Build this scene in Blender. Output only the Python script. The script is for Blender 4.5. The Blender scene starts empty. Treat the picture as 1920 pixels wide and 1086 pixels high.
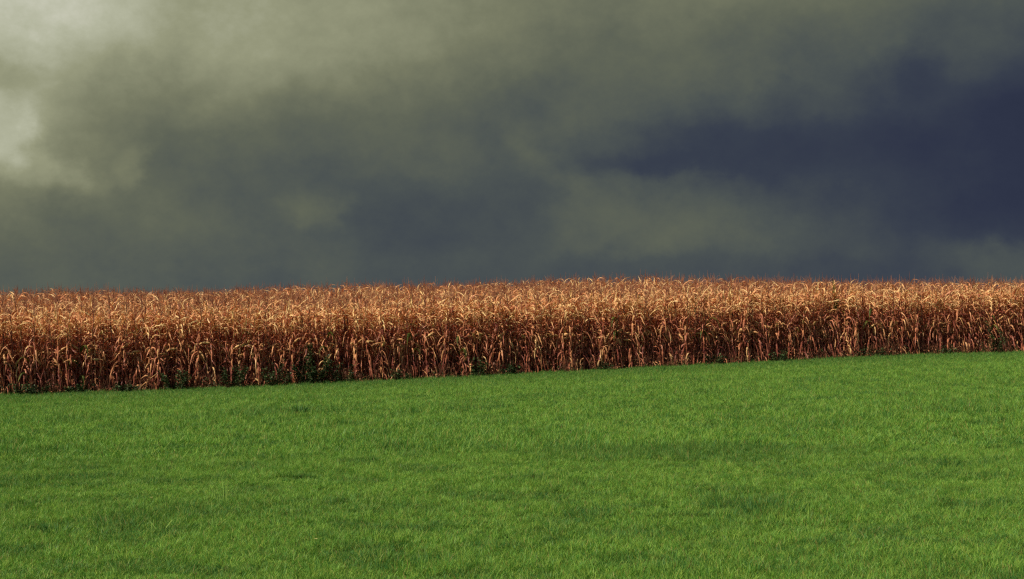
import bpy, math, random
import numpy as np
from mathutils import Vector

R = math.radians
SC = bpy.context.scene
COL = SC.collection

# ------------------------------------------------------------------ camera
CAM_H = 1.8
F_PX = 2637.0                      # focal length in pixels of the 1920 px wide photograph
HOR = 600.0                        # row of the level line in the photograph
cam_d = bpy.data.cameras.new("camera")
cam = bpy.data.objects.new("camera", cam_d)
COL.objects.link(cam)
cam_d.sensor_width = 36.0
cam_d.lens = 36.0 * F_PX / 1920.0
cam.location = (0, 0, CAM_H)
cam.rotation_euler = (R(90) + math.atan((HOR - 543.0) / F_PX), 0, 0)
cam_d.clip_start = 0.1
cam_d.clip_end = 6000
SC.camera = cam

# ------------------------------------------------------------------ sun
SUN_AZ, SUN_EL = R(-124), R(46)    # azimuth clockwise from the view direction (+Y)
sd = bpy.data.lights.new("sun", 'SUN')
sd.energy = 5.0
sd.angle = R(0.6)
sd.color = (1.0, 0.86, 0.66)
sun = bpy.data.objects.new("sun", sd)
COL.objects.link(sun)
sv = Vector((math.sin(SUN_AZ) * math.cos(SUN_EL), math.cos(SUN_AZ) * math.cos(SUN_EL), math.sin(SUN_EL)))
sun.rotation_euler = (-sv).to_track_quat('-Z', 'Y').to_euler()
sun.location = sv * 60

SC.view_settings.view_transform = 'Standard'
SC.view_settings.look = 'None'
SC.view_settings.exposure = 0.0
SC.view_settings.gamma = 1.0
SC.cycles.use_denoising = False     # keep the fine grain of blades and leaves
SC.cycles.pixel_filter_type = 'BLACKMAN_HARRIS'
SC.cycles.filter_width = 1.3


class NT:
    """small helper for writing node trees"""
    def __init__(s, tree):
        s.t = tree
        s.n = tree.nodes
        s.l = tree.links

    def new(s, kind, **kw):
        n = s.n.new(kind)
        for k, v in kw.items():
            setattr(n, k, v)
        return n

    def set(s, sock, v):
        if hasattr(v, 'is_output') or isinstance(v, bpy.types.NodeSocket):
            s.l.new(v, sock)
        else:
            sock.default_value = v

    def math(s, op, a, b=None, c=None, clamp=False):
        n = s.n.new('ShaderNodeMath')
        n.operation = op
        n.use_clamp = clamp
        s.set(n.inputs[0], a)
        if b is not None:
            s.set(n.inputs[1], b)
        if c is not None:
            s.set(n.inputs[2], c)
        return n.outputs[0]

    def vmath(s, op, a, b=None):
        n = s.n.new('ShaderNodeVectorMath')
        n.operation = op
        s.set(n.inputs[0], a)
        if b is not None:
            s.set(n.inputs[1], b)
        return n.outputs[0]

    def maprange(s, v, a, b, c, d, kind='SMOOTHSTEP'):
        n = s.n.new('ShaderNodeMapRange')
        n.interpolation_type = kind
        s.set(n.inputs['Value'], v)
        n.inputs['From Min'].default_value = a
        n.inputs['From Max'].default_value = b
        n.inputs['To Min'].default_value = c
        n.inputs['To Max'].default_value = d
        return n.outputs[0]

    def noise(s, vec, scale, detail=3, rough=0.5, out=0):
        n = s.n.new('ShaderNodeTexNoise')
        s.set(n.inputs['Vector'], vec)
        n.inputs['Scale'].default_value = scale
        n.inputs['Detail'].default_value = detail
        n.inputs['Roughness'].default_value = rough
        return n.outputs[out]

    def ramp(s, fac, stops, interp='LINEAR'):
        n = s.n.new('ShaderNodeValToRGB')
        s.set(n.inputs[0], fac)
        cr = n.color_ramp
        cr.interpolation = interp
        while len(cr.elements) > 1:
            cr.elements.remove(cr.elements[-1])
        cr.elements[0].position = stops[0][0]
        cr.elements[0].color = (*stops[0][1], 1)
        for p, c in stops[1:]:
            e = cr.elements.new(p)
            e.color = (*c, 1)
        return n.outputs[0]

    def mix(s, fac, a, b, mode='MIX'):
        n = s.n.new('ShaderNodeMix')
        n.data_type = 'RGBA'
        n.blend_type = mode
        s.set(n.inputs[0], fac)
        for k, v in ((6, a), (7, b)):
            if isinstance(v, tuple):
                n.inputs[k].default_value = (*v[:3], 1)
            else:
                s.l.new(v, n.inputs[k])
        return n.outputs[2]


def srgb(r, g, b):
    return tuple(((c / 255) / 12.92 if c / 255 <= 0.04045 else ((c / 255 + 0.055) / 1.055) ** 2.4) for c in (r, g, b))


# ------------------------------------------------------------------ sky: storm clouds in direction space
def build_world():
    w = bpy.data.worlds.new("World")
    SC.world = w
    w.use_nodes = True
    w.node_tree.nodes.clear()
    T = NT(w.node_tree)
    co = T.new('ShaderNodeTexCoord').outputs['Generated']
    d = T.vmath('NORMALIZE', co)
    sx = T.new('ShaderNodeSeparateXYZ')
    T.l.new(d, sx.inputs[0])
    X, Y, Z = sx.outputs
    az = T.math('ARCTAN2', X, Y)
    el = T.math('ARCSINE', Z)
    # slow drift of the cloud edges
    wv = T.new('ShaderNodeMapping')
    T.l.new(d, wv.inputs['Vector'])
    wv.inputs['Scale'].default_value = (1, 1, 1.25)
    n1 = T.noise(wv.outputs[0], 15.0, 7, 0.6, 1)
    sn = T.new('ShaderNodeSeparateColor')
    T.l.new(n1, sn.inputs[0])
    A = R(20.0)
    waz = T.math('ADD', az, T.math('MULTIPLY', T.math('SUBTRACT', sn.outputs[0], 0.5), 0.08))
    wel = T.math('ADD', el, T.math('MULTIPLY', T.math('SUBTRACT', sn.outputs[1], 0.5), 0.05))

    def q_of_px(px):
        return math.atan((px - 960) / F_PX)

    def e_of_px(py):
        return math.atan((HOR - py) / F_PX)
    px = [-260, 0, 160, 320, 480, 640, 800, 960, 1120, 1280, 1440, 1600, 1760, 1920, 2180]
    py = [-90, 0, 70, 140, 210, 280, 350, 420, 490, 560]
    G = [[150, 158, 160, 150, 146, 140, 132, 124, 114, 110, 108, 102, 98, 90, 86],
         [158, 165, 163, 152, 150, 142, 132, 122, 110, 110, 108, 100, 93, 84, 78],
         [160, 172, 162, 153, 145, 140, 128, 112, 100, 98, 93, 90, 84, 76, 68],
         [145, 148, 140, 135, 133, 125, 113, 106, 97, 90, 86, 78, 68, 62, 56],
         [140, 138, 118, 112, 108, 103, 96, 88, 90, 82, 70, 66, 58, 48, 46],
         [135, 132, 116, 98, 90, 86, 88, 82, 76, 62, 57, 54, 50, 45, 44],
         [118, 118, 104, 94, 86, 80, 78, 80, 84, 76, 66, 60, 53, 46, 45],
         [106, 106, 97, 92, 84, 77, 71, 73, 86, 86, 78, 68, 58, 49, 47],
         [94, 96, 90, 87, 84, 80, 72, 74, 76, 78, 70, 64, 68, 74, 68],
         [86, 86, 84, 80, 78, 75, 73, 71, 70, 69, 64, 62, 66, 72, 68]]
    G = np.array(G, float)
    mean = G.mean()
    U, S, Vt = np.linalg.svd(G - mean)
    aq = [q_of_px(p) for p in px]
    eq = [e_of_px(p) for p in py]
    a0, a1 = aq[0], aq[-1]
    e0, e1 = min(eq), max(eq)
    un = T.maprange(waz, a0, a1, 0, 1, 'LINEAR')
    vn = T.maprange(wel, e0, e1, 0, 1, 'LINEAR')

    def fcurve(val, xs, ys):
        n = T.new('ShaderNodeFloatCurve')
        T.l.new(val, n.inputs['Value'])
        c = n.mapping.curves[0]
        m = max(abs(v) for v in ys) * 1.0001
        pts = sorted((x, 0.5 + 0.5 * v / m) for x, v in zip(xs, ys))
        for i, (x, v) in enumerate(pts):
            if i < 2:
                c.points[0 if i == 0 else len(c.points) - 1].location = (x, v)
            else:
                c.points.new(x, v)
        n.mapping.update()
        return T.math('MULTIPLY', T.math('SUBTRACT', n.outputs[0], 0.5), 2 * m)
    L = mean
    for k in range(4):
        fa = fcurve(un, [(a - a0) / (a1 - a0) for a in aq], list(Vt[k] * math.sqrt(S[k])))
        fe = fcurve(vn, [(e - e0) / (e1 - e0) for e in eq], list(U[:, k] * math.sqrt(S[k])))
        L = T.math('ADD', L, T.math('MULTIPLY', fa, fe))

    # single cloud masses: centre, radii (photo pixels), tilt, edge softness, gain
    def mass(cx, cy, rx, ry, tilt, soft, gain):
        dx = T.math('MULTIPLY', T.math('SUBTRACT', waz, q_of_px(cx)), F_PX)
        dy = T.math('MULTIPLY', T.math('SUBTRACT', wel, e_of_px(cy)), F_PX)
        c, s = math.cos(R(tilt)), math.sin(R(tilt))
        a = T.math('ADD', T.math('MULTIPLY', dx, c / rx), T.math('MULTIPLY', dy, s / rx))
        b = T.math('ADD', T.math('MULTIPLY', dx, -s / ry), T.math('MULTIPLY', dy, c / ry))
        r = T.math('SQRT', T.math('ADD', T.math('MULTIPLY', a, a), T.math('MULTIPLY', b, b)))
        m = T.maprange(r, max(0.0, 1 - soft), 1 + soft * 0.6, 1, 0)
        return T.math('MULTIPLY', m, gain)
    for b in [(-40, 270, 220, 150, 0, 1.0, 14), (-25, 262, 88, 66, -10, 0.6, 26), (55, 318, 84, 52, -25, 0.65, 16), (130, 335, 50, 36, 0, 0.7, 8), (235, 315, 36, 32, 20, 0.7, 12), (0, 40, 260, 110, 0, 1.0, 20),
              (25, 165, 70, 20, 0, 0.9, -12),
              (600, 385, 55, 34, 0, 0.9, 14), (1720, 150, 60, 42, 0, 1.0, -14), (1190, 305, 150, 26, -4, 0.8, -9),
              (1015, 290, 130, 36, -42, 1.0, 9), (1340, 395, 240, 42, -12, 1.0, 6), (1880, 490, 110, 30, 0, 1.0, 8), (1440, 190, 60, 40, 0, 1.0, -8), (990, 185, 90, 34, 0, 1.0, -8),
              (800, 300, 70, 60, 0, 1.0, 5),
              (330, 400, 110, 40, -10, 1.0, 6), (1270, 440, 170, 40, -8, 1.0, 5)]:
        L = T.math('ADD', L, mass(*b))
    n2 = T.noise(wv.outputs[0], 12.0, 9, 0.58)
    n3 = T.noise(wv.outputs[0], 38.0, 9, 0.68)
    det = T.math('ADD', T.math('MULTIPLY', T.math('SUBTRACT', n2, 0.5), 0.30),
                 T.math('MULTIPLY', T.math('SUBTRACT', n3, 0.5), 0.22))
    L = T.math('MULTIPLY', L, T.math('ADD', det, 1.0))
    L = T.math('DIVIDE', L, 255.0)
    colr = T.ramp(L, [(36 / 255, srgb(42, 48, 67)), (46 / 255, srgb(47, 53, 72)), (60 / 255, srgb(57, 64, 77)),
                      (80 / 255, srgb(77, 84, 83)), (98 / 255, srgb(96, 101, 87)), (120 / 255, srgb(119, 122, 99)),
                      (150 / 255, srgb(150, 152, 124)), (178 / 255, srgb(179, 181, 157)), (200 / 255, srgb(204, 204, 186))])
    bg = T.new('ShaderNodeBackground')
    T.l.new(colr, bg.inputs[0])
    bg.inputs[1].default_value = 1.0
    sky = T.new('ShaderNodeTexSky')
    sky.sky_type = 'NISHITA'
    sky.sun_disc = False
    sky.sun_elevation = SUN_EL
    sky.sun_rotation = SUN_AZ
    bg2 = T.new('ShaderNodeBackground')
    T.l.new(sky.outputs[0], bg2.inputs[0])
    bg2.inputs[1].default_value = 0.05
    # the weather breaks up behind the viewer, where the sun comes through
    brk = T.math('ADD', T.math('MULTIPLY', Y, -1.0), T.math('MULTIPLY', T.math('SUBTRACT', n2, 0.5), 1.2))
    brk = T.maprange(brk, 0.25, 0.75, 0, 1)
    mx = T.new('ShaderNodeMixShader')
    T.l.new(brk, mx.inputs[0])
    T.l.new(bg.outputs[0], mx.inputs[1])
    T.l.new(bg2.outputs[0], mx.inputs[2])
    out = T.new('ShaderNodeOutputWorld')
    T.l.new(mx.outputs[0], out.inputs[0])


build_world()

# ------------------------------------------------------------------ terrain
_ex = [-960, -720, -480, -240, 0, 240, 480, 720, 960]
_ey = [744, 735, 726, 717, 706, 692, 678, 670, 662]
EX, EZ = [], []
for a, b in zip(_ex, _ey):
    k = a / F_PX
    yy = 45.23 / (1 - 0.358 * k)
    EX.append(k * yy)
    EZ.append(-(b - HOR) / F_PX * yy)
PC = np.polyfit(EX, EZ, 3)
XL, XR = EX[0] - 3, EX[-1] + 3


def edge_y(x):
    return 45.23 + 0.358 * x


def edge_z(x):
    xc = np.clip(x, XL, XR)
    sl = (x - xc)
    return np.polyval(PC, xc) + CAM_H + 0.02 * 12 * np.tanh(sl / 12) * np.where(sl < 0, 1, 0.5)


def ground_z(x, y):
    x = np.asarray(x, float)
    y = np.asarray(y, float)
    ye = edge_y(np.clip(x, -90, 110))
    s = y - ye
    ze = edge_z(x)
    t = np.clip(y / np.maximum(ye, 1), 0, 1)
    zf = ze * t * t * (3 - 2 * t) * 0.35 + ze * t * 0.65
    zf = zf + 0.035 * np.sin(x * 0.33 + 1.3) * np.sin(y * 0.41 + 0.4) * np.clip(t * (1 - t) * 4, 0, 1)
    rise = np.interp(x, [-40, -25, -12, 0, 6, 12, 22, 45], [0.60, 0.66, 0.78, 0.80, 0.66, 0.36, -0.22, -0.3])
    crest = np.interp(x, [-25, -8, 5, 30], [32.0, 22.0, 15.0, 14.0])
    u = np.clip(s / crest, 0, 1)
    up = rise * np.sin(u * math.pi / 2)
    down = np.clip((s - crest) / 50.0, 0, 1)
    zb = ze + up - 3.2 * down * down * (3 - 2 * down)
    far = np.clip((s - 85) / 250, 0, 1)
    zb = zb * (1 - far) - 3.5 * far
    return np.where(s > 0, zb, zf)


def gz(x, y):
    return float(ground_z(x, y))


def ground_at(px, py):
    """ground point under a pixel of the photograph"""
    k, v = (px - 960) / F_PX, (HOR - py) / F_PX
    y = 6.0
    while y < 70 and CAM_H + v * y > gz(k * y, y):
        y += 0.05
    return k * y, y


# patches of ranker, darker grass: photograph pixel, half sizes in pixels, strength
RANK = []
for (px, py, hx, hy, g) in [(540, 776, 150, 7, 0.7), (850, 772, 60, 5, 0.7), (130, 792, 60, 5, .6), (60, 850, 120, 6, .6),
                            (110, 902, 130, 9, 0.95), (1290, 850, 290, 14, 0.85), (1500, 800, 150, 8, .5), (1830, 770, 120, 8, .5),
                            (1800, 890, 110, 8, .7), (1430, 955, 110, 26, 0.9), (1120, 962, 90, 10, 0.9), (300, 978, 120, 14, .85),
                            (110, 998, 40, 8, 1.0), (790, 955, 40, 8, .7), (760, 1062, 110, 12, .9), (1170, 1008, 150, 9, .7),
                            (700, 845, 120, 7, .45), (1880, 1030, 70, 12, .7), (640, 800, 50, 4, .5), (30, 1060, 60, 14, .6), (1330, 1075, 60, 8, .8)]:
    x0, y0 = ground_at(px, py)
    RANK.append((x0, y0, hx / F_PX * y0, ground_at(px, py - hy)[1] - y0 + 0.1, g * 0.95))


# ------------------------------------------------------------------ materials
def new_mat(name):
    m = bpy.data.materials.new(name)
    m.use_nodes = True
    m.node_tree.nodes.clear()
    return m, NT(m.node_tree)


def finish(T, col, rough=0.6, trans=0.0, tcol=None, bump=None, spec=0.3):
    p = T.new('ShaderNodeBsdfPrincipled')
    T.set(p.inputs['Base Color'], col)
    T.set(p.inputs['Roughness'], rough)
    p.inputs['Specular IOR Level'].default_value = spec
    if bump is not None:
        b = T.new('ShaderNodeBump')
        b.inputs['Strength'].default_value = bump[1]
        b.inputs['Distance'].default_value = bump[2]
        T.l.new(bump[0], b.inputs['Height'])
        T.l.new(b.outputs[0], p.inputs['Normal'])
    sh = p.outputs[0]
    if trans > 0:
        tr = T.new('ShaderNodeBsdfTranslucent')
        T.set(tr.inputs[0], tcol if tcol is not None else col)
        mx = T.new('ShaderNodeMixShader')
        mx.inputs[0].default_value = trans
        T.l.new(sh, mx.inputs[1])
        T.l.new(tr.outputs[0], mx.inputs[2])
        sh = mx.outputs[0]
    o = T.new('ShaderNodeOutputMaterial')
    T.l.new(sh, o.inputs[0])


def attr(T, name):
    a = T.new('ShaderNodeAttribute')
    a.attribute_name = name
    return a.outputs['Fac']


def mat_dry_leaf():
    m, T = new_mat("dry_maize_leaf")
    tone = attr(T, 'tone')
    along = attr(T, 'along')
    oi = T.new('ShaderNodeObjectInfo').outputs['Random']
    co = T.new('ShaderNodeTexCoord').outputs['Object']
    nz = T.noise(co, 9.0, 4, 0.6)
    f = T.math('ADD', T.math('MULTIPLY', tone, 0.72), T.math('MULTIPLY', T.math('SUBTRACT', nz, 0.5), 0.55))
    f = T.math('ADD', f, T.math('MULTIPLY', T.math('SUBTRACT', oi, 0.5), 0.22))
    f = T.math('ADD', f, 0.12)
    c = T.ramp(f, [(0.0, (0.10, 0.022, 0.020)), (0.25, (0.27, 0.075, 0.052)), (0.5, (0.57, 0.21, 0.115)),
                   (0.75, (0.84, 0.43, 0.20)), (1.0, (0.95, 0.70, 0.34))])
    # brown dead tips
    c = T.mix(T.maprange(along, 0.72, 1.0, 0, 0.45), c, (0.17, 0.06, 0.03))
    finish(T, c, 0.5, 0.22, T.mix(0.5, c, (0.85, 0.25, 0.11)), (nz, 0.5, 0.01), 0.35)
    return m


def mat_green_leaf():
    m, T = new_mat("green_maize_leaf")
    co = T.new('ShaderNodeTexCoord').outputs['Object']
    nz = T.noise(co, 7.0, 4, 0.6)
    c = T.ramp(nz, [(0.3, (0.04, 0.065, 0.012)), (0.55, (0.095, 0.12, 0.02)), (0.72, (0.30, 0.25, 0.05))])
    finish(T, c, 0.45, 0.25, c)
    return m


def mat_stalk():
    m, T = new_mat("dry_maize_stalk")
    co = T.new('ShaderNodeTexCoord').outputs['Object']
    oi = T.new('ShaderNodeObjectInfo').outputs['Random']
    nz = T.noise(co, 6.0, 4, 0.65)
    f = T.math('ADD', T.math('MULTIPLY', nz, 0.8), T.math('MULTIPLY', oi, 0.3))
    c = T.ramp(f, [(0.3, (0.055, 0.02, 0.017)), (0.62, (0.15, 0.055, 0.035)), (0.9, (0.42, 0.20, 0.11))])
    finish(T, c, 0.55)
    return m


def mat_tassel():
    m, T = new_mat("dry_tassel")
    oi = T.new('ShaderNodeObjectInfo').outputs['Random']
    c = T.ramp(oi, [(0.0, (0.17, 0.06, 0.04)), (0.6, (0.30, 0.12, 0.07)), (1.0, (0.46, 0.23, 0.12))])
    finish(T, c, 0.7, 0.15, c)
    return m


def mat_husk():
    m, T = new_mat("ear_husk")
    co = T.new('ShaderNodeTexCoord').outputs['Object']
    oi = T.new('ShaderNodeObjectInfo').outputs['Random']
    nz = T.noise(co, 20.0, 3, 0.6)
    c = T.ramp(T.math('ADD', T.math('MULTIPLY', nz, 0.6), T.math('MULTIPLY', oi, 0.5)),
               [(0.2, (0.32, 0.13, 0.06)), (0.55, (0.62, 0.34, 0.15)), (0.9, (0.84, 0.56, 0.26))])
    finish(T, c, 0.55, 0.0, None, (nz, 0.4, 0.006))
    return m


def mat_weed():
    m, T = new_mat("weed_leaf")
    tone = attr(T, 'tone')
    c = T.ramp(tone, [(0.0, (0.014, 0.026, 0.010)), (0.6, (0.034, 0.068, 0.022)), (0.9, (0.09, 0.15, 0.05)), (1.0, (0.24, 0.12, 0.05))])
    finish(T, c, 0.5, 0.15, c)
    return m


def mat_weed_stem():
    m, T = new_mat("weed_stem")
    co = T.new('ShaderNodeTexCoord').outputs['Object']
    c = T.ramp(T.noise(co, 8.0), [(0.3, (0.07, 0.05, 0.025)), (0.7, (0.16, 0.08, 0.04))])
    finish(T, c, 0.7)
    return m


def mat_brush():
    m, T = new_mat("dry_undergrowth")
    tone = attr(T, 'tone')
    c = T.ramp(tone, [(0.0, (0.02, 0.04, 0.014)), (0.3, (0.05, 0.08, 0.025)), (0.42, (0.12, 0.05, 0.03)), (0.8, (0.27, 0.10, 0.055)), (1.0, (0.45, 0.24, 0.12))])
    finish(T, c, 0.6, 0.15, c)
    return m


def mat_grass():
    m, T = new_mat("meadow_grass")
    tone = attr(T, 'tone')
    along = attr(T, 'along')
    pos = T.new('ShaderNodeNewGeometry').outputs['Position']
    mp = T.new('ShaderNodeMapping')
    T.l.new(pos, mp.inputs['Vector'])
    mp.inputs['Rotation'].default_value = (0, 0, R(-14))
    mp.inputs['Scale'].default_value = (0.6, 1.0, 0.6)
    n1 = T.noise(mp.outputs[0], 0.42, 5, 0.62)
    n2 = T.noise(pos, 2.3, 3, 0.6)
    n3 = T.noise(pos, 1.1, 4, 0.65)
    f = T.math('ADD', T.math('MULTIPLY', tone, 0.55), T.math('MULTIPLY', n2, 0.35))
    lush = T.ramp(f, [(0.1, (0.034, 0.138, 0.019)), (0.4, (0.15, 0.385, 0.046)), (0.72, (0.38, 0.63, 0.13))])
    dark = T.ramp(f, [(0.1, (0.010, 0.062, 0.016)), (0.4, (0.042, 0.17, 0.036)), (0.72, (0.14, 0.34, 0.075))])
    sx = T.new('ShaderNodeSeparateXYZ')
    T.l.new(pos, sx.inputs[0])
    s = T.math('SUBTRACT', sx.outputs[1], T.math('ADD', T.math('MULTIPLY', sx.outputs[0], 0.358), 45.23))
    strip = T.maprange(s, -9.0, -0.3, 0, 0.9)            # grass colour turns darker and bluer towards the maize
    pz = T.vmath('ADD', pos, T.vmath('MULTIPLY', T.vmath('SUBTRACT', T.noise(pos, 0.9, 3, 0.6, 1), (0.5, 0.5, 0.5)), (3.6, 3.0, 0)))
    sp = T.new('ShaderNodeSeparateXYZ')
    T.l.new(pz, sp.inputs[0])
    rk = 0.0
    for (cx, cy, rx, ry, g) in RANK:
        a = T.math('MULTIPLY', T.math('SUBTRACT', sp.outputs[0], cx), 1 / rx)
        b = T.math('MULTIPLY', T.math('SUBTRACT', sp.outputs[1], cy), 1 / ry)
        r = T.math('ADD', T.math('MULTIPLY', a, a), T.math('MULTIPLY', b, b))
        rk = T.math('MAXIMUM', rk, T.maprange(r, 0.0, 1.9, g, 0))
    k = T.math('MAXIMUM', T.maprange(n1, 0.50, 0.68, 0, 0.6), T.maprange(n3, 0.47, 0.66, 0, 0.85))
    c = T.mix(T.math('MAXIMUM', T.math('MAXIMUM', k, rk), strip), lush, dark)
    h2 = T.math('FRACT', T.math('MULTIPLY', tone, 37.7))
    c = T.mix(T.maprange(h2, 0.70, 0.74, 0, 0.55, 'LINEAR'), c, (0.36, 0.45, 0.07))
    c = T.mix(T.maprange(h2, 0.27, 0.23, 0, 0.50, 'LINEAR'), c, (0.035, 0.17, 0.06))
    straw = T.ramp(tone, [(0.945, (0, 0, 0)), (0.955, (1, 1, 1))])
    c = T.mix(T.math('MULTIPLY', straw, 0.7), c, (0.36, 0.19, 0.09))
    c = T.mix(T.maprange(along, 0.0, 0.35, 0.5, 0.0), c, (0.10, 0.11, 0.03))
    finish(T, c, 0.45, 0.3, T.mix(0.3, c, (0.14, 0.38, 0.03)), None, 0.25)
    return m


def mat_ground():
    m, T = new_mat("ground_soil_and_turf")
    pos = T.new('ShaderNodeNewGeometry').outputs['Position']
    sx = T.new('ShaderNodeSeparateXYZ')
    T.l.new(pos, sx.inputs[0])
    s = T.math('SUBTRACT', sx.outputs[1], T.math('ADD', T.math('MULTIPLY', sx.outputs[0], 0.358), 45.23))
    n = T.noise(pos, 3.0, 6, 0.65)
    n2 = T.noise(pos, 0.35, 4, 0.6)
    s = T.math('ADD', s, T.math('MULTIPLY', T.math('SUBTRACT', n, 0.5), 0.5))
    soil = T.ramp(n, [(0.3, (0.035, 0.022, 0.015)), (0.6, (0.08, 0.05, 0.032)), (0.8, (0.2, 0.11, 0.06))])
    turf = T.mix(n2, T.ramp(n, [(0.3, (0.02, 0.06, 0.01)), (0.7, (0.05, 0.12, 0.015))]),
                 T.ramp(n, [(0.3, (0.03, 0.08, 0.012)), (0.7, (0.08, 0.15, 0.02))]))
    c = T.mix(T.maprange(s, -0.25, 0.05, 0, 1), turf, soil)
    finish(T, c, 0.9, 0, None, (n, 0.6, 0.05))
    return m


M_LEAF, M_GREEN, M_STALK, M_TASSEL, M_HUSK = mat_dry_leaf(), mat_green_leaf(), mat_stalk(), mat_tassel(), mat_husk()
M_WEED, M_WSTEM, M_BRUSH, M_GRASS, M_GROUND = mat_weed(), mat_weed_stem(), mat_brush(), mat_grass(), mat_ground()


# ------------------------------------------------------------------ mesh collecting
class MB:
    def __init__(s):
        s.v, s.f, s.tone, s.along, s.mi = [], [], [], [], []

    def add(s, verts, faces, tone=0.5, along=None, mi=0):
        b = len(s.v)
        s.v.extend(verts)
        s.f.extend([tuple(i + b for i in f) for f in faces])
        s.tone.extend([tone] * len(verts))
        s.along.extend(along if along is not None else [0.0] * len(verts))
        s.mi.extend([mi] * len(faces))

    def merge(s, o, mi):
        b = len(s.v)
        s.v.extend(o.v)
        s.f.extend([tuple(i + b for i in f) for f in o.f])
        s.tone.extend(o.tone)
        s.along.extend(o.along)
        s.mi.extend([mi] * len(o.f))

    def mesh(s, name, mats, smooth=False):
        me = bpy.data.meshes.new(name)
        me.from_pydata([tuple(v) for v in s.v], [], s.f)
        for k, arr in (('tone', s.tone), ('along', s.along)):
            a = me.attributes.new(k, 'FLOAT', 'POINT')
            a.data.foreach_set('value', np.array(arr, np.float32))
        for m in mats:
            me.materials.append(m)
        me.polygons.foreach_set('material_index', s.mi)
        if smooth:
            me.polygons.foreach_set('use_smooth', [True] * len(s.f))
        me.update()
        return me


def tube(mb, pts, rads, n=6, tone=0.5, cap=True):
    """tube through pts; rings perpendicular to the path"""
    V, F = [], []
    up = np.array((0.13, 0.97, 0.21))
    P = [np.array(p, float) for p in pts]
    for i, p in enumerate(P):
        d = P[min(i + 1, len(P) - 1)] - P[max(i - 1, 0)]
        d /= np.linalg.norm(d) + 1e-9
        a = np.cross(d, up)
        a /= np.linalg.norm(a) + 1e-9
        b = np.cross(d, a)
        for k in range(n):
            t = 2 * math.pi * k / n
            V.append(tuple(p + rads[i] * (a * math.cos(t) + b * math.sin(t))))
    for i in range(len(P) - 1):
        for k in range(n):
            F.append((i * n + k, i * n + (k + 1) % n, (i + 1) * n + (k + 1) % n, (i + 1) * n + k))
    if cap:
        F.append(tuple(range((len(P) - 1) * n, len(P) * n)))
    mb.add(V, F, tone)


def ribbon_leaf(mb, rng, base, az, ang0, ang1, length, width, bend_at, tone, twist, seg=9, fold=0.35, curl=0.0, kink=False):
    """a maize leaf: leaves the stalk at ang0 above level, bends over to ang1, folded along its midrib"""
    p = np.array(base, float)
    V, al, F = [], [], []
    a = az
    kk, ka = (rng.randint(2, seg - 2), rng.uniform(-1.1, 0.9)) if kink else (99, 0)
    for i in range(seg + 1):
        t = i / seg
        k = 1 / (1 + math.exp(-(t - bend_at) * 9))
        ang = ang0 + (ang1 - ang0) * k + rng.uniform(-0.14, 0.14) + (ka if i >= kk else 0)
        a += rng.uniform(-0.13, 0.13) + curl / seg
        d = np.array((math.cos(a) * math.cos(ang), math.sin(a) * math.cos(ang), math.sin(ang)))
        side = np.array((-math.sin(a), math.cos(a), 0.0))
        nor = np.cross(side, d)
        tw = twist * t * t + rng.uniform(-0.12, 0.12)
        s2 = side * math.cos(tw) + nor * math.sin(tw)
        n2 = -side * math.sin(tw) + nor * math.cos(tw)
        w = width * min(1.0, 0.45 + t * 4) * (1 - t ** 2.2) * rng.uniform(0.82, 1.12) * 0.5
        if i == seg:
            w = 0.002
        fd = fold * w * 2 * rng.uniform(0.5, 1.5)
        V += [tuple(p + s2 * w + n2 * fd), tuple(p), tuple(p - s2 * w + n2 * fd)]
        al += [t, t, t]
        if i:
            b = (i - 1) * 3
            F += [(b, b + 1, b + 4, b + 3), (b + 1, b + 2, b + 5, b + 4)]
        p = p + d * length / seg
    mb.add(V, F, tone, al)


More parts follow.
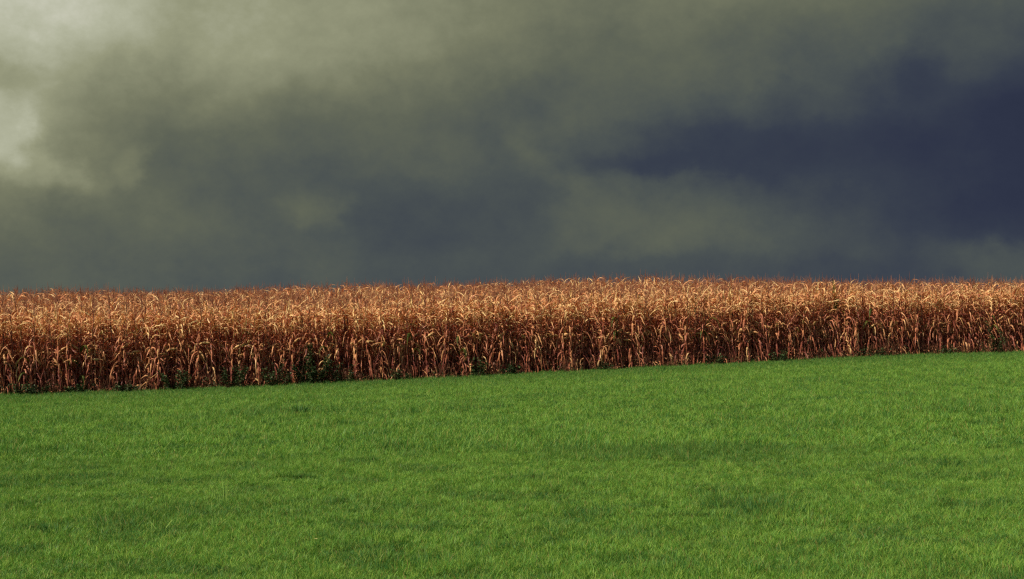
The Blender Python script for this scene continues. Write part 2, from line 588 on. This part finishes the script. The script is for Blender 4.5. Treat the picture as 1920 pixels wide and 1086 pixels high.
def maize_parts(seed, green=False):
    rng = random.Random(seed)
    H = rng.uniform(1.92, 2.12)           # stalk height below the tassel
    lean = (rng.uniform(-0.07, 0.07), rng.uniform(-0.07, 0.07))

    def axis(z):
        t = z / H
        return (lean[0] * t * t * H, lean[1] * t * t * H, z)
    st = MB()
    pts, rad = [], []
    nn = 11
    for i in range(nn + 1):
        z = H * i / nn
        r = 0.0135 * (1 - 0.62 * i / nn)
        for dz, k in ((0, 1.0), (0.012, 1.25), (0.03, 1.0)):
            if i == nn and dz > 0:
                break
            pts.append(axis(z + dz))
            rad.append(r * k)
    tube(st, pts, rad, 6)
    for k in range(5):                     # brace roots
        a = k * 1.26 + rng.random()
        tube(st, [(0, 0, 0.07), (0.03 * math.cos(a), 0.03 * math.sin(a), 0.02), (0.05 * math.cos(a), 0.05 * math.sin(a), -0.04)], [0.004] * 3, 4)
    lv = MB()
    az0 = rng.uniform(0, 6.28)
    n = 25
    for i in range(n):
        t = (i + 0.4) / n
        z = 0.10 + (H - 0.14) * t
        az = az0 + (i % 2) * math.pi + rng.uniform(-0.6, 0.6)
        b = axis(z)
        w = rng.uniform(0.024, 0.062)
        if rng.random() < 0.2:
            w *= 0.6
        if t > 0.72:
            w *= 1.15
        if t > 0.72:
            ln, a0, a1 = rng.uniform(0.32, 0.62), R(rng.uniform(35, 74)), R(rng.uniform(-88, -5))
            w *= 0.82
            tone = rng.uniform(0.6, 1.3)  # sunlit look of the upper leaves partly put into their tone
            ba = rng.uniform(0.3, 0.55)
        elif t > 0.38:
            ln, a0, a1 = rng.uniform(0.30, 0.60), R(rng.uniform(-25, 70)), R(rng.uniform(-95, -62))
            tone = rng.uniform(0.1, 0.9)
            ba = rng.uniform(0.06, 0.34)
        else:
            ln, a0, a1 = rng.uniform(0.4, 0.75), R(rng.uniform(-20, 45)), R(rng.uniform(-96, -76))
            tone = rng.uniform(0.02, 0.6) if rng.random() > 0.12 else 1.0  # older low leaves redder; shade from the leaves above also put into tone
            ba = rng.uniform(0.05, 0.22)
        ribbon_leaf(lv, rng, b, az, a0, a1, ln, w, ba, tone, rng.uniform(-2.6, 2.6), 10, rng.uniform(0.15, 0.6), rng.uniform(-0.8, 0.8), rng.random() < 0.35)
    # leaf sheaths wrapped on the stalk
    for i in range(7):
        z = 0.25 + i * 0.25
        tube(lv, [axis(z), axis(z + 0.07), axis(z + 0.15)], [0.016, 0.019, 0.015], 6, rng.uniform(0.1, 0.8), False)
    ts = MB()
    top = axis(H)
    nb = rng.randint(3, 6)
    for k in range(nb):
        a = rng.uniform(0, 6.28)
        sp = 0 if k == 0 else rng.uniform(0.15, 0.6)
        ln = rng.uniform(0.17, 0.30) + (0.12 if k == 0 else 0)
        p = [np.array(top) + np.array((0, 0, 0.012 * k * (k > 0)))]
        ang = R(88) - sp
        for j in range(4):
            p.append(p[-1] + ln / 4 * np.array((math.cos(a) * math.cos(ang), math.sin(a) * math.cos(ang), math.sin(ang))))
            ang -= rng.uniform(0.0, 0.28) * (k > 0)
        tube(ts, p, [0.003, 0.0042, 0.0042, 0.0036, 0.0015], 4, rng.random(), False)
    ear = None
    if rng.random() < 0.85:
        ear = MB()
        z = rng.uniform(0.85, 1.15)
        a = rng.uniform(0, 6.28)
        tip = R(rng.uniform(-75, 60))
        b = np.array(axis(z))
        d = np.array((math.cos(a) * math.cos(tip), math.sin(a) * math.cos(tip), math.sin(tip)))
        o = b + np.array((math.cos(a), math.sin(a), 0)) * 0.02
        prof = [(0, 0.01), (0.03, 0.022), (0.08, 0.03), (0.14, 0.029), (0.19, 0.02), (0.225, 0.008)]
        tube(ear, [o + d * q[0] for q in prof], [q[1] for q in prof], 8, 0.7)
        for k in range(3):
            ribbon_leaf(ear, rng, tuple(o + d * 0.17), a + rng.uniform(-1, 1), tip, tip - 0.9, 0.14, 0.03, 0.5, 0.8, 0.5, 4)
    return st, lv, ts, ear


VAR = []
for k in range(12):
    st, lv, ts, ear = maize_parts(100 + k)
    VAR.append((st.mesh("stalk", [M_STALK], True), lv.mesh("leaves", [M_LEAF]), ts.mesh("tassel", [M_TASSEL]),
                ear.mesh("ear", [M_HUSK], True) if ear else None, (st, lv, ts, ear)))


def obj(name, me, parent=None):
    o = bpy.data.objects.new(name, me)
    COL.objects.link(o)
    if parent is not None:
        o.parent = parent
    return o


def tag(o, label=None, cat=None, group=None, kind=None):
    if label:
        o["label"] = label
    if cat:
        o["category"] = cat
    if group:
        o["group"] = group
    if kind:
        o["kind"] = kind


# ------------------------------------------------------------------ ground sheet
def build_ground():
    def axis_pts(lim, fine, n_f, n_c):
        f = np.linspace(-fine, fine, n_f)
        c = fine + (lim - fine) * (np.linspace(0, 1, n_c + 1)[1:] ** 2.6)
        return np.concatenate([-c[::-1], f, c])
    xs = axis_pts(3000, 60, 161, 22)
    ys = axis_pts(3000, 60, 161, 22) + 45
    Xg, Yg = np.meshgrid(xs, ys)
    # follow the edge of the maize so that the crease lies on grid lines
    Yg = Yg + 0.358 * np.clip(Xg, -90, 110) * np.clip(1 - np.abs(Yg - 45) / 400, 0, 1) + 0.23
    Zg = ground_z(Xg, Yg)
    ny, nx = Xg.shape
    V = np.stack([Xg, Yg, Zg], -1).reshape(-1, 3)
    idx = np.arange(ny * nx).reshape(ny, nx)
    F = np.stack([idx[:-1, :-1], idx[:-1, 1:], idx[1:, 1:], idx[1:, :-1]], -1).reshape(-1, 4)
    me = bpy.data.meshes.new("ground")
    me.from_pydata(V.tolist(), [], F.tolist())
    me.materials.append(M_GROUND)
    me.polygons.foreach_set('use_smooth', [True] * len(F))
    o = obj("ground", me)
    tag(o, "gently rising field ground under the grass and the maize", "ground", kind='structure')


build_ground()


# ------------------------------------------------------------------ scattering as one object
def scatter(name, P, ROT, SCL, IDX, protos):
    me = bpy.data.meshes.new(name)
    me.vertices.add(len(P))
    me.vertices.foreach_set('co', np.asarray(P, np.float32).ravel())
    a = me.attributes.new('rot', 'FLOAT_VECTOR', 'POINT')
    a.data.foreach_set('vector', np.asarray(ROT, np.float32).ravel())
    a = me.attributes.new('scl', 'FLOAT_VECTOR', 'POINT')
    a.data.foreach_set('vector', np.asarray(SCL, np.float32).ravel())
    a = me.attributes.new('idx', 'INT', 'POINT')
    a.data.foreach_set('value', np.asarray(IDX, np.int32))
    me.update()
    col = bpy.data.collections.new(name + "_sources")      # not linked: only the scatter uses it
    for k, pm in enumerate(protos):
        po = bpy.data.objects.new("%s_source_%02d" % (name, k), pm)
        col.objects.link(po)
    g = bpy.data.node_groups.new(name + "_scatter", 'GeometryNodeTree')
    g.interface.new_socket("Geometry", in_out='INPUT', socket_type='NodeSocketGeometry')
    g.interface.new_socket("Geometry", in_out='OUTPUT', socket_type='NodeSocketGeometry')
    N, L = g.nodes, g.links
    gi, go = N.new('NodeGroupInput'), N.new('NodeGroupOutput')
    m2p = N.new('GeometryNodeMeshToPoints')
    iop = N.new('GeometryNodeInstanceOnPoints')
    ci = N.new('GeometryNodeCollectionInfo')
    ci.inputs['Collection'].default_value = col
    ci.inputs['Separate Children'].default_value = True
    ci.inputs['Reset Children'].default_value = True

    def named(nm, ty):
        n = N.new('GeometryNodeInputNamedAttribute')
        n.data_type = ty
        n.inputs['Name'].default_value = nm
        return n.outputs['Attribute']
    L.new(gi.outputs[0], m2p.inputs[0])
    L.new(m2p.outputs[0], iop.inputs['Points'])
    L.new(ci.outputs[0], iop.inputs['Instance'])
    iop.inputs['Pick Instance'].default_value = True
    L.new(named('idx', 'INT'), iop.inputs['Instance Index'])
    e2r = N.new('FunctionNodeEulerToRotation')
    L.new(named('rot', 'FLOAT_VECTOR'), e2r.inputs[0])
    L.new(e2r.outputs[0], iop.inputs['Rotation'])
    L.new(named('scl', 'FLOAT_VECTOR'), iop.inputs['Scale'])
    L.new(iop.outputs[0], go.inputs[0])
    o = obj(name, me)
    md = o.modifiers.new("scatter", 'NODES')
    md.node_group = g
    return o


# ------------------------------------------------------------------ front row: 300 single plants
rng = random.Random(7)
C1, S1 = 1 / math.hypot(1, 0.358), 0.358 / math.hypot(1, 0.358)
X_A, X_B = EX[0] - 0.5, EX[-1] + 0.5
NROW = 300
plants = []
for i in range(NROW):
    x = X_A + (X_B - X_A) * (i + 0.5) / NROW + rng.uniform(-0.03, 0.03)
    y = edge_y(x) + 0.12 + rng.uniform(-0.10, 0.14)
    plants.append((x, y))


def px_of(x, y):
    return 960 + F_PX * x / y


GREEN = {57: "maize stalk with a hanging green leaf near the left end of the field edge",
         150: "dry maize stalk still holding broad green leaves, second green one from the left end",
         470: "maize stalk with dark green leaves above the scrub left of the large weed bush",
         612: "maize stalk with yellow green leaves standing above the large leafy weed bush",
         770: "maize stalk with pale green leaves, first green one right of the large weed bush",
         862: "maize stalk with long green drooping leaf left of the middle of the field edge",
         1155: "maize stalk with narrow green leaf just right of the middle of the field edge",
         1325: "maize stalk with one small dark green leaf in the right half of the edge",
         1566: "tall maize stalk whose green leaf pokes up above the brown tops at right",
         1625: "maize stalk with green leaf just right of the tall green topped stalk",
         1858: "maize stalk with green leaves above weeds near the right end of the edge"}
gpick = {}
for gx in GREEN:
    j = min(range(NROW), key=lambda q: abs(px_of(*plants[q]) - gx))
    gpick[j] = gx
GTOP = {57: 1.25, 150: 1.55, 470: 1.85, 612: 1.8, 770: 1.6, 862: 1.5, 1155: 1.9, 1325: 1.75, 1566: 2.5, 1625: 1.9, 1858: 1.55}
for i, (x, y) in enumerate(plants):
    st, lv, ts, ear, _ = VAR[rng.randrange(len(VAR))]
    e = bpy.data.objects.new("maize_plant", None)
    COL.objects.link(e)
    e.empty_display_size = 0.1
    e.location = (x, y, gz(x, y) - 0.005)
    e.rotation_euler = (rng.gauss(0, 0.035), rng.gauss(0, 0.035), rng.uniform(0, 6.283))
    s = rng.uniform(1.03, 1.22)
    e.scale = (s, s, s)
    tag(e, "dry brown maize plant in the front row beside the grass, leaves all withered", "maize plant",
        "maize plants in the front row")
    obj("stalk", st, e)
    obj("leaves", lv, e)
    obj("tassel", ts, e)
    if ear:
        obj("ear", ear, e)
    if i in gpick:
        gx = gpick[i]
        e["label"] = GREEN[gx]
        e.rotation_euler.z = 0
        g = MB()
        r2 = random.Random(gx)
        zt = GTOP[gx] / s
        for k in range(2 + (gx in (150, 612, 1566, 1858))):
            up = gx == 1566
            ribbon_leaf(g, r2, (0, -0.01, zt - 0.35 * k - 0.3), -1.57 + r2.uniform(-0.9, 0.9), R(78 if up else 60), R(40 if up and k == 0 else -80),
                        r2.uniform(0.55, 0.75), 0.11 if up else 0.085, 0.6 if up else 0.4, 0.5, r2.uniform(-1, 1), 9, 0.2)
        obj("green_leaves", g.mesh("green_leaves", [M_GREEN]), e)["label"] = "still green leaves"

# ------------------------------------------------------------------ the rest of the field
full = []
for st, lv, ts, ear, src in VAR:
    m = MB()
    for k, part in enumerate(src):
        if part:
            m.merge(part, k)
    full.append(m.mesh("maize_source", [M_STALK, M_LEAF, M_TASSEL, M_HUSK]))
nr = np.random.default_rng(3)
P = []
for r in range(0, 54):
    s = 0.12 + r * 0.72
    x = -44.0
    ds = 0.13 if r < 6 else (0.17 if r < 20 else 0.2)
    xs = np.arange(-42, 52, ds * C1)
    xs = xs + nr.uniform(-0.03, 0.03, len(xs))
    ys = edge_y(xs) + s + nr.uniform(-0.1, 0.1, len(xs))
    if r == 0:
        k = (xs < X_A) | (xs > X_B)
        xs, ys = xs[k], ys[k]
    P.append(np.stack([xs, ys], 1))
    if r in (0, 1, 2):          # self-sown and doubled plants thicken the first rows
        xs2 = np.arange(-42, 52, 0.17 * C1)
        ys2 = edge_y(xs2) + s + 0.36 + nr.uniform(-0.12, 0.12, len(xs2))
        P.append(np.stack([xs2, ys2], 1))
P = np.concatenate(P)
# only what could be seen from the grass side
k = np.abs(P[:, 0]) < 0.47 * P[:, 1] + 5
P = P[k]
n = len(P)
Zp = ground_z(P[:, 0], P[:, 1])
ROT = np.stack([nr.normal(0, 0.05, n), nr.normal(0, 0.05, n), nr.uniform(0, 6.283, n)], 1)
sc = nr.uniform(1.00, 1.22, n) * (1 + 0.03 * np.sin(P[:, 0] * 0.5 + P[:, 1] * 0.31))
fo = scatter("maize_field", np.stack([P[:, 0], P[:, 1], Zp - 0.005], 1), ROT, np.repeat(sc[:, None], 3, 1),
             nr.integers(0, len(full), n), full)
tag(fo, "ripe brown maize field standing in dense rows behind its front row", "maize field", kind='stuff')
print("maize instances", n)


# ------------------------------------------------------------------ weeds at the foot of the maize
def weed_meshes(seed, w, h, n=240, leaf=0.045):
    r2 = random.Random(seed)
    stm, lfm = MB(), MB()
    for k in range(max(5, int(9 * w))):
        a = r2.uniform(0, 6.28)
        rr = w * 0.5 * math.sqrt(r2.random())
        p = [(rr * 0.35 * math.cos(a), rr * 0.35 * math.sin(a), -0.02)]
        hh = h * r2.uniform(0.55, 1.0) * (1 - 0.5 * (rr / (w * 0.5)) ** 2)
        for j in range(1, 6):
            t = j / 5
            p.append((rr * (0.35 + 0.65 * t) * math.cos(a) + r2.uniform(-.03, .03), rr * (0.35 + 0.65 * t) * math.sin(a) + r2.uniform(-.03, .03), hh * t))
        tube(stm, p, [0.007, 0.006, 0.005, 0.004, 0.003, 0.002], 5)
        for q in range(n // max(5, int(9 * w))):
            t = r2.uniform(0.1, 1.0)
            j = min(4, int(t * 5))
            f = t * 5 - j
            b = np.array(p[j]) * (1 - f) + np.array(p[j + 1]) * f
            az, an = r2.uniform(0, 6.28), R(r2.uniform(-40, 50))
            ln = leaf * r2.uniform(0.7, 2.0)
            d = np.array((math.cos(az) * math.cos(an), math.sin(az) * math.cos(an), math.sin(an)))
            sd_ = np.array((-math.sin(az), math.cos(az), r2.uniform(-0.5, 0.5)))
            o = b + d * leaf * r2.uniform(0.3, 1.6)
            wd = ln * r2.uniform(0.3, 0.5)
            lfm.add([tuple(o), tuple(o + d * ln * .4 + sd_ * wd), tuple(o + d * ln), tuple(o + d * ln * .4 - sd_ * wd), tuple(o + d * ln * .45 - np.array((0, 0, ln * .15)))],
                    [(0, 1, 4), (1, 2, 4), (2, 3, 4), (3, 0, 4)], min(1, max(0, r2.gauss(0.45, 0.25))))
    return stm.mesh("stem", [M_WSTEM]), lfm.mesh("leaves", [M_WEED])


WEEDS = [(582, 66, 82, "large dark leafy weed bush at the foot of the maize, tallest of the weeds"),
         (520, 45, 55, "dark scrubby weed close on the left of the large weed bush"),
         (640, 45, 45, "low green weed close on the right of the large weed bush"),
         (330, 50, 52, "rounded dark green weed clump between the left end and the large bush"),
         (440, 55, 60, "loose brown green scrub between the rounded clump and the large bush"),
         (62, 60, 38, "spreading low weed at the left end of the field edge"),
         (150, 40, 30, "small dark weed second from the left end of the field edge"),
         (240, 38, 24, "smallest low weed in the left third of the field edge"),
         (750, 28, 40, "narrow green weed left of the middle, apart from the large bush"),
         (895, 50, 40, "wide leafy weed clump just left of the middle of the field edge"),
         (960, 36, 30, "low dark weed at the middle of the field edge"),
         (1130, 30, 22, "small low weed just right of the middle of the field edge"),
         (1340, 45, 26, "low weed spread at the field edge right of the middle"),
         (1462, 50, 24, "broad flat weed at the foot of the maize in the right third"),
         (1640, 60, 28, "long low weed strip under the green leaved stalks at right"),
         (1862, 42, 62, "upright green weed beside the green leaved stalk near the right end"),
         (1770, 40, 24, "low dark weed left of the upright weed near the right end")]
for i, (px, wpx, hpx, lab) in enumerate(WEEDS):
    k = (px - 960) / F_PX
    y = 45.23 / (1 - 0.358 * k) - 0.22
    y -= 0.10 if i % 2 else 0.0
    x = k * y
    m = y / F_PX
    e = bpy.data.objects.new("weed_bush", None)
    COL.objects.link(e)
    e.location = (x, y, gz(x, y))
    sm, lm = weed_meshes(500 + i, (2.0 if wpx < 50 and px > 500 and px < 700 else 1.35) * wpx * m, hpx * m * 1.05, int((20 if hpx > 80 else 8) * wpx * (1 + hpx / 60)))
    tag(e, lab, "weed", "weeds at the foot of the maize")
    obj("stem", sm, e)
    obj("leaves", lm, e)


# thin dead undergrowth along the edge, beyond counting
def brush_mesh(seed):
    r2 = random.Random(seed)
    b = MB()
    for k in range(130):
        x, y = r2.uniform(-.35, .35), r2.uniform(-.25, .25)
        z = abs(r2.gauss(0, 0.14))
        az, an = r2.uniform(0, 6.28), R(r2.uniform(-70, 75))
        ln = r2.uniform(0.03, 0.10)
        wd = ln * r2.uniform(0.08, 0.35)
        d = np.array((math.cos(az) * math.cos(an), math.sin(az) * math.cos(an), math.sin(an)))
        s_ = np.array((-math.sin(az), math.cos(az), r2.uniform(-.6, .6)))
        o = np.array((x, y, z))
        b.add([tuple(o), tuple(o + d * ln * .5 + s_ * wd), tuple(o + d * ln), tuple(o + d * ln * .5 - s_ * wd)], [(0, 1, 2, 3)], r2.random())
    for k in range(14):
        x, y = r2.uniform(-.35, .35), r2.uniform(-.25, .25)
        tube(b, [(x, y, -.02), (x + r2.uniform(-.05, .05), y, .18), (x + r2.uniform(-.12, .12), y + r2.uniform(-.1, .1), r2.uniform(.3, .5))], [.004, .003, .0015], 4, 0.6, False)
    return b.mesh("undergrowth_source", [M_BRUSH])


bm_ = [brush_mesh(k) for k in range(5)]
n = 620
xs = nr.uniform(-26, 30, n)
ys = edge_y(xs) + nr.uniform(-0.22, 1.3, n)
uo = scatter("undergrowth", np.stack([xs, ys, ground_z(xs, ys)], 1),
             np.stack([np.zeros(n), np.zeros(n), nr.uniform(0, 6.28, n)], 1),
             np.stack([nr.uniform(.8, 1.4, n), nr.uniform(.8, 1.4, n), nr.uniform(.6, 1.5, n)], 1), nr.integers(0, 5, n), bm_)
tag(uo, "thin dead weeds and litter between the feet of the maize", "undergrowth", kind='stuff')


# ------------------------------------------------------------------ grass
def grass_patch(seed, size, n, hmin, hmax, w, clump=0.5):
    g = np.random.default_rng(seed)
    cx, cy = g.uniform(-size / 2, size / 2, 60), g.uniform(-size / 2, size / 2, 60)
    k = g.integers(0, 60, n)
    loose = g.random(n) > clump
    x = np.where(loose, g.uniform(-size / 2, size / 2, n), cx[k] + g.normal(0, 0.018, n))
    y = np.where(loose, g.uniform(-size / 2, size / 2, n), cy[k] + g.normal(0, 0.018, n))
    az = np.where(loose, g.uniform(0, 6.283, n), g.uniform(0, 6.283, 60)[k] + g.normal(0, 0.9, n))
    lean = np.abs(g.normal(0, 0.75, n)) + 0.15
    h = g.uniform(hmin, hmax, n) * np.where(loose, g.uniform(0.55, 1.1, n), 0.6 + 1.0 * (g.random(60)[k]) ** 2)
    ww = w * g.uniform(0.6, 1.3, n) * 0.5
    fa = g.uniform(0, 6.283, n)
    sx, sy = np.cos(fa), np.sin(fa)
    V = np.zeros((n, 7, 3))
    T_ = [0, 0.35, 0.72, 1.0]
    rows = []
    for j, t in enumerate(T_):
        ang = lean * (0.3 + 1.5 * t)
        r = h * t * np.sin(ang) * 0.9
        z = h * t * np.cos(ang * 0.6)
        px, py = x + np.cos(az) * r, y + np.sin(az) * r
        wj = ww * [1.0, 0.95, 0.6, 0][j]
        if j < 3:
            V[:, 2 * j] = np.stack([px - sx * wj, py - sy * wj, z - 0.01 * (j == 0)], 1)
            V[:, 2 * j + 1] = np.stack([px + sx * wj, py + sy * wj, z - 0.01 * (j == 0)], 1)
        else:
            V[:, 6] = np.stack([px, py, z], 1)
    V = V.reshape(-1, 3)
    base = (np.arange(n) * 7)[:, None]
    Q = np.concatenate([base + np.array([[0, 1, 3, 2]]), base + np.array([[2, 3, 5, 4]])], 0)
    Tt = base + np.array([[4, 5, 6]])
    me = bpy.data.meshes.new("grass_source")
    me.from_pydata(V.tolist(), [], Q.tolist() + Tt.tolist())
    tone = np.repeat(g.random(n), 7)
    al = np.tile([0, 0, .35, .35, .72, .72, 1.0], n)
    for nm, arr in (('tone', tone), ('along', al)):
        a = me.attributes.new(nm, 'FLOAT', 'POINT')
        a.data.foreach_set('value', arr.astype(np.float32))
    me.materials.append(M_GRASS)
    me.update()
    return me


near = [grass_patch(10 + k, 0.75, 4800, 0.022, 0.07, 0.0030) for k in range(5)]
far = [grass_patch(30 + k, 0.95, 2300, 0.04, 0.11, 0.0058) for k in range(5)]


def vnoise(x, y, seed):
    """smooth value noise for length differences in the sward"""
    g = np.random.default_rng(seed)
    tab = g.random((64, 64))
    xi, yi = np.floor(x).astype(int), np.floor(y).astype(int)
    fx, fy = x - xi, y - yi
    fx, fy = fx * fx * (3 - 2 * fx), fy * fy * (3 - 2 * fy)
    a = tab[xi % 64, yi % 64] * (1 - fx) + tab[(xi + 1) % 64, yi % 64] * fx
    b = tab[xi % 64, (yi + 1) % 64] * (1 - fx) + tab[(xi + 1) % 64, (yi + 1) % 64] * fx
    return a * (1 - fy) + b * fy


PP, IX = [], []
for step, y0, y1, off, cnt in ((0.55, 5.5, 19.0, 0, 5), (0.72, 19.0, 66.0, 5, 5)):
    gy = np.arange(y0, y1, step)
    for yv in gy:
        hw = 0.46 * yv + 3.0
        xs = np.arange(-hw, hw, step)
        ys = np.full(len(xs), yv) + nr.uniform(-.12, .12, len(xs))
        xs = xs + nr.uniform(-.12, .12, len(xs))
        k = ys < edge_y(xs) + 0.25
        PP.append(np.stack([xs[k], ys[k]], 1))
        IX.append(off + nr.integers(0, cnt, k.sum()))
PP = np.concatenate(PP)
IX = np.concatenate(IX)
n = len(PP)
hs = 0.62 + 0.55 * vnoise(PP[:, 0] * 0.35 + 50, PP[:, 1] * 0.6 + 50, 1) + 0.35 * vnoise(PP[:, 0] * 1.2 + 50, PP[:, 1] * 1.5 + 50, 2)
s_ = PP[:, 1] - edge_y(PP[:, 0])
for (cx, cy, rx, ry, g) in RANK:
    hs = hs + 0.7 * g * np.clip(1.2 - ((PP[:, 0] - cx) / rx) ** 2 - ((PP[:, 1] - cy) / ry) ** 2, 0, 1)
hs = hs + 0.2 * np.clip((s_ + 1.6) / 1.4, 0, 1)
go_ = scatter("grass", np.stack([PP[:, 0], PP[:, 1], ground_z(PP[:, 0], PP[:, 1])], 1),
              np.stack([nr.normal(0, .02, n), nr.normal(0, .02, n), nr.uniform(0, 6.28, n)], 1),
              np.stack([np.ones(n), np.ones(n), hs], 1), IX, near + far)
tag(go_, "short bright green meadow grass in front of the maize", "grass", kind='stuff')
print("grass patches", n)


# ------------------------------------------------------------------ single plants in the meadow, strays at the maize edge
def tuft_mesh(seed, n, h, w, spread):
    r2 = random.Random(seed)
    b = MB()
    for k in range(n):
        a, rr = r2.uniform(0, 6.28), spread * math.sqrt(r2.random())
        x, y = rr * math.cos(a), rr * math.sin(a)
        hh = h * r2.uniform(.6, 1.1)
        ln = r2.uniform(0.1, 0.9)
        fa = r2.uniform(0, 6.28)
        sx, sy = math.cos(fa) * w * .5, math.sin(fa) * w * .5
        V, al = [], []
        for t in (0, .3, .6, .85, 1):
            ang = ln * (0.3 + 1.3 * t)
            c = (x + math.cos(a) * hh * t * math.sin(ang) * .8, y + math.sin(a) * hh * t * math.sin(ang) * .8, hh * t * math.cos(ang * .55) - .01 * (t == 0))
            q = (1, .95, .75, .4, .05)[len(V) // 2]
            V += [(c[0] - sx * q, c[1] - sy * q, c[2]), (c[0] + sx * q, c[1] + sy * q, c[2])]
            al += [max(t, .3)] * 2
        b.add(V, [(i * 2, i * 2 + 1, i * 2 + 3, i * 2 + 2) for i in range(4)], r2.uniform(0, .9), al)
    return b


def mat_flat(name, col, rough=0.6):
    m, T = new_mat(name)
    co = T.new('ShaderNodeTexCoord').outputs['Object']
    n = T.noise(co, 30.0, 3, .6)
    finish(T, T.mix(n, tuple(c * .75 for c in col), tuple(min(1, c * 1.25) for c in col)), rough, 0.15)
    return m


M_TDARK = mat_flat("dark_tuft", (0.04, 0.13, 0.026))
M_TPALE = mat_flat("pale_tuft", (0.26, 0.42, 0.10))
M_PETAL = mat_flat("petal", (0.5, 0.47, 0.2))
for px, py, n, h, w, sp_, m, lab in [
        (562, 778, 60, .26, .014, .12, M_TDARK, "dark tuft of tall grass alone in the far meadow below the large weed bush"),
        (505, 800, 30, .14, .012, .10, M_TDARK, "small dark grass tuft nearer and left of the tallest meadow tuft"),
        (112, 1002, 45, .10, .009, .15, M_TDARK, "dark bushy grass tuft in the near meadow at lower left"),
        (425, 938, 26, .24, .006, .22, M_TPALE, "pale tall grass blades standing loose in the left half of the meadow"),
        (700, 950, 16, .20, .006, .10, M_TPALE, "pale grass blades bending over in the middle of the near meadow"),
        (298, 1000, 14, .17, .006, .07, M_TPALE, "few pale curved grass blades at lower left, right of the dark bushy tuft"),
        (1775, 880, 24, .17, .009, .10, M_TDARK, "dark upright grass tuft at the right side of the meadow"),
        (1450, 965, 70, .15, .008, .3, M_TDARK, "wide dark grass tuft in the right half of the near meadow")]:
    x, y = ground_at(px, py)
    o = obj("grass_tuft", tuft_mesh(px, n, h, w, sp_).mesh("grass_tuft", [m]))
    o.location = (x, y, gz(x, y))
    tag(o, lab, "grass tuft", "grass tufts standing out of the meadow")
for px, py, lab in [(594, 828, "tiny yellow flower head in the meadow left of the middle"),
                    (286, 956, "tiny pale flower head among the grass at lower left"),
                    (594, 1040, "tiny pale yellow flower at the near edge of the meadow")]:
    x, y = ground_at(px, py)
    e = bpy.data.objects.new("flower", None)
    COL.objects.link(e)
    e.location = (x, y, gz(x, y))
    tag(e, lab, "flower", "tiny flowers in the meadow")
    b = MB()
    tube(b, [(0, 0, -.01), (.004, 0, .05), (.0, .003, .12)], [.002, .0018, .0015], 5)
    obj("stem", b.mesh("stem", [M_TDARK]), e)
    b = MB()
    for k in range(14):
        a = k * 6.283 / 14
        d, q = (math.cos(a), math.sin(a)), (-math.sin(a) * .003, math.cos(a) * .003)
        b.add([(0, 0, .12), (d[0] * .009 + q[0], d[1] * .009 + q[1], .126), (d[0] * .016, d[1] * .016, .124), (d[0] * .009 - q[0], d[1] * .009 - q[1], .126)], [(0, 1, 2, 3)])
    obj("petals", b.mesh("petals", [M_PETAL]), e)

# broken stalks leaning out of the front row
for px, ln, tilt, lab in [(1597, 0.95, -0.36, "broken pale stalk leaning out of the maize above the grass, right of middle"),
                          (735, 0.62, 0.30, "short pale curved stalk leaning out right of the large weed bush"),
                          (255, 0.85, 0.75, "pale broken stalk slanting across the foot of the maize at left"),
                          (1130, 0.7, -0.22, "short pale broken stalk standing before the maize near the middle"),
                          (590, 1.1, 0.42, "long pale broken stalk leaning across the large weed bush")]:
    k = (px - 960) / F_PX
    y = 45.23 / (1 - 0.358 * k) - 0.05
    x = k * y
    e = bpy.data.objects.new("broken_stalk", None)
    COL.objects.link(e)
    e.location = (x, y, gz(x, y))
    e.rotation_euler = (0.12, tilt, 0)
    tag(e, lab, "broken stalk", "broken stalks leaning at the maize edge")
    b = MB()
    tube(b, [(0, 0, -.03), (.01, 0, ln * .3), (.03, 0, ln * .6), (.09, .02, ln)], [.013, .012, .011, .008], 7)
    obj("stem", b.mesh("stem", [M_HUSK], True), e)
    b = MB()
    r2 = random.Random(px)
    for q in range(3):
        ribbon_leaf(b, r2, (.01, 0, ln * (.3 + .22 * q)), r2.uniform(-2.6, -.6), R(30), R(-85), .34, .05, .25, .95, 2.0, 8)
    obj("leaves", b.mesh("leaves", [M_LEAF]), e)
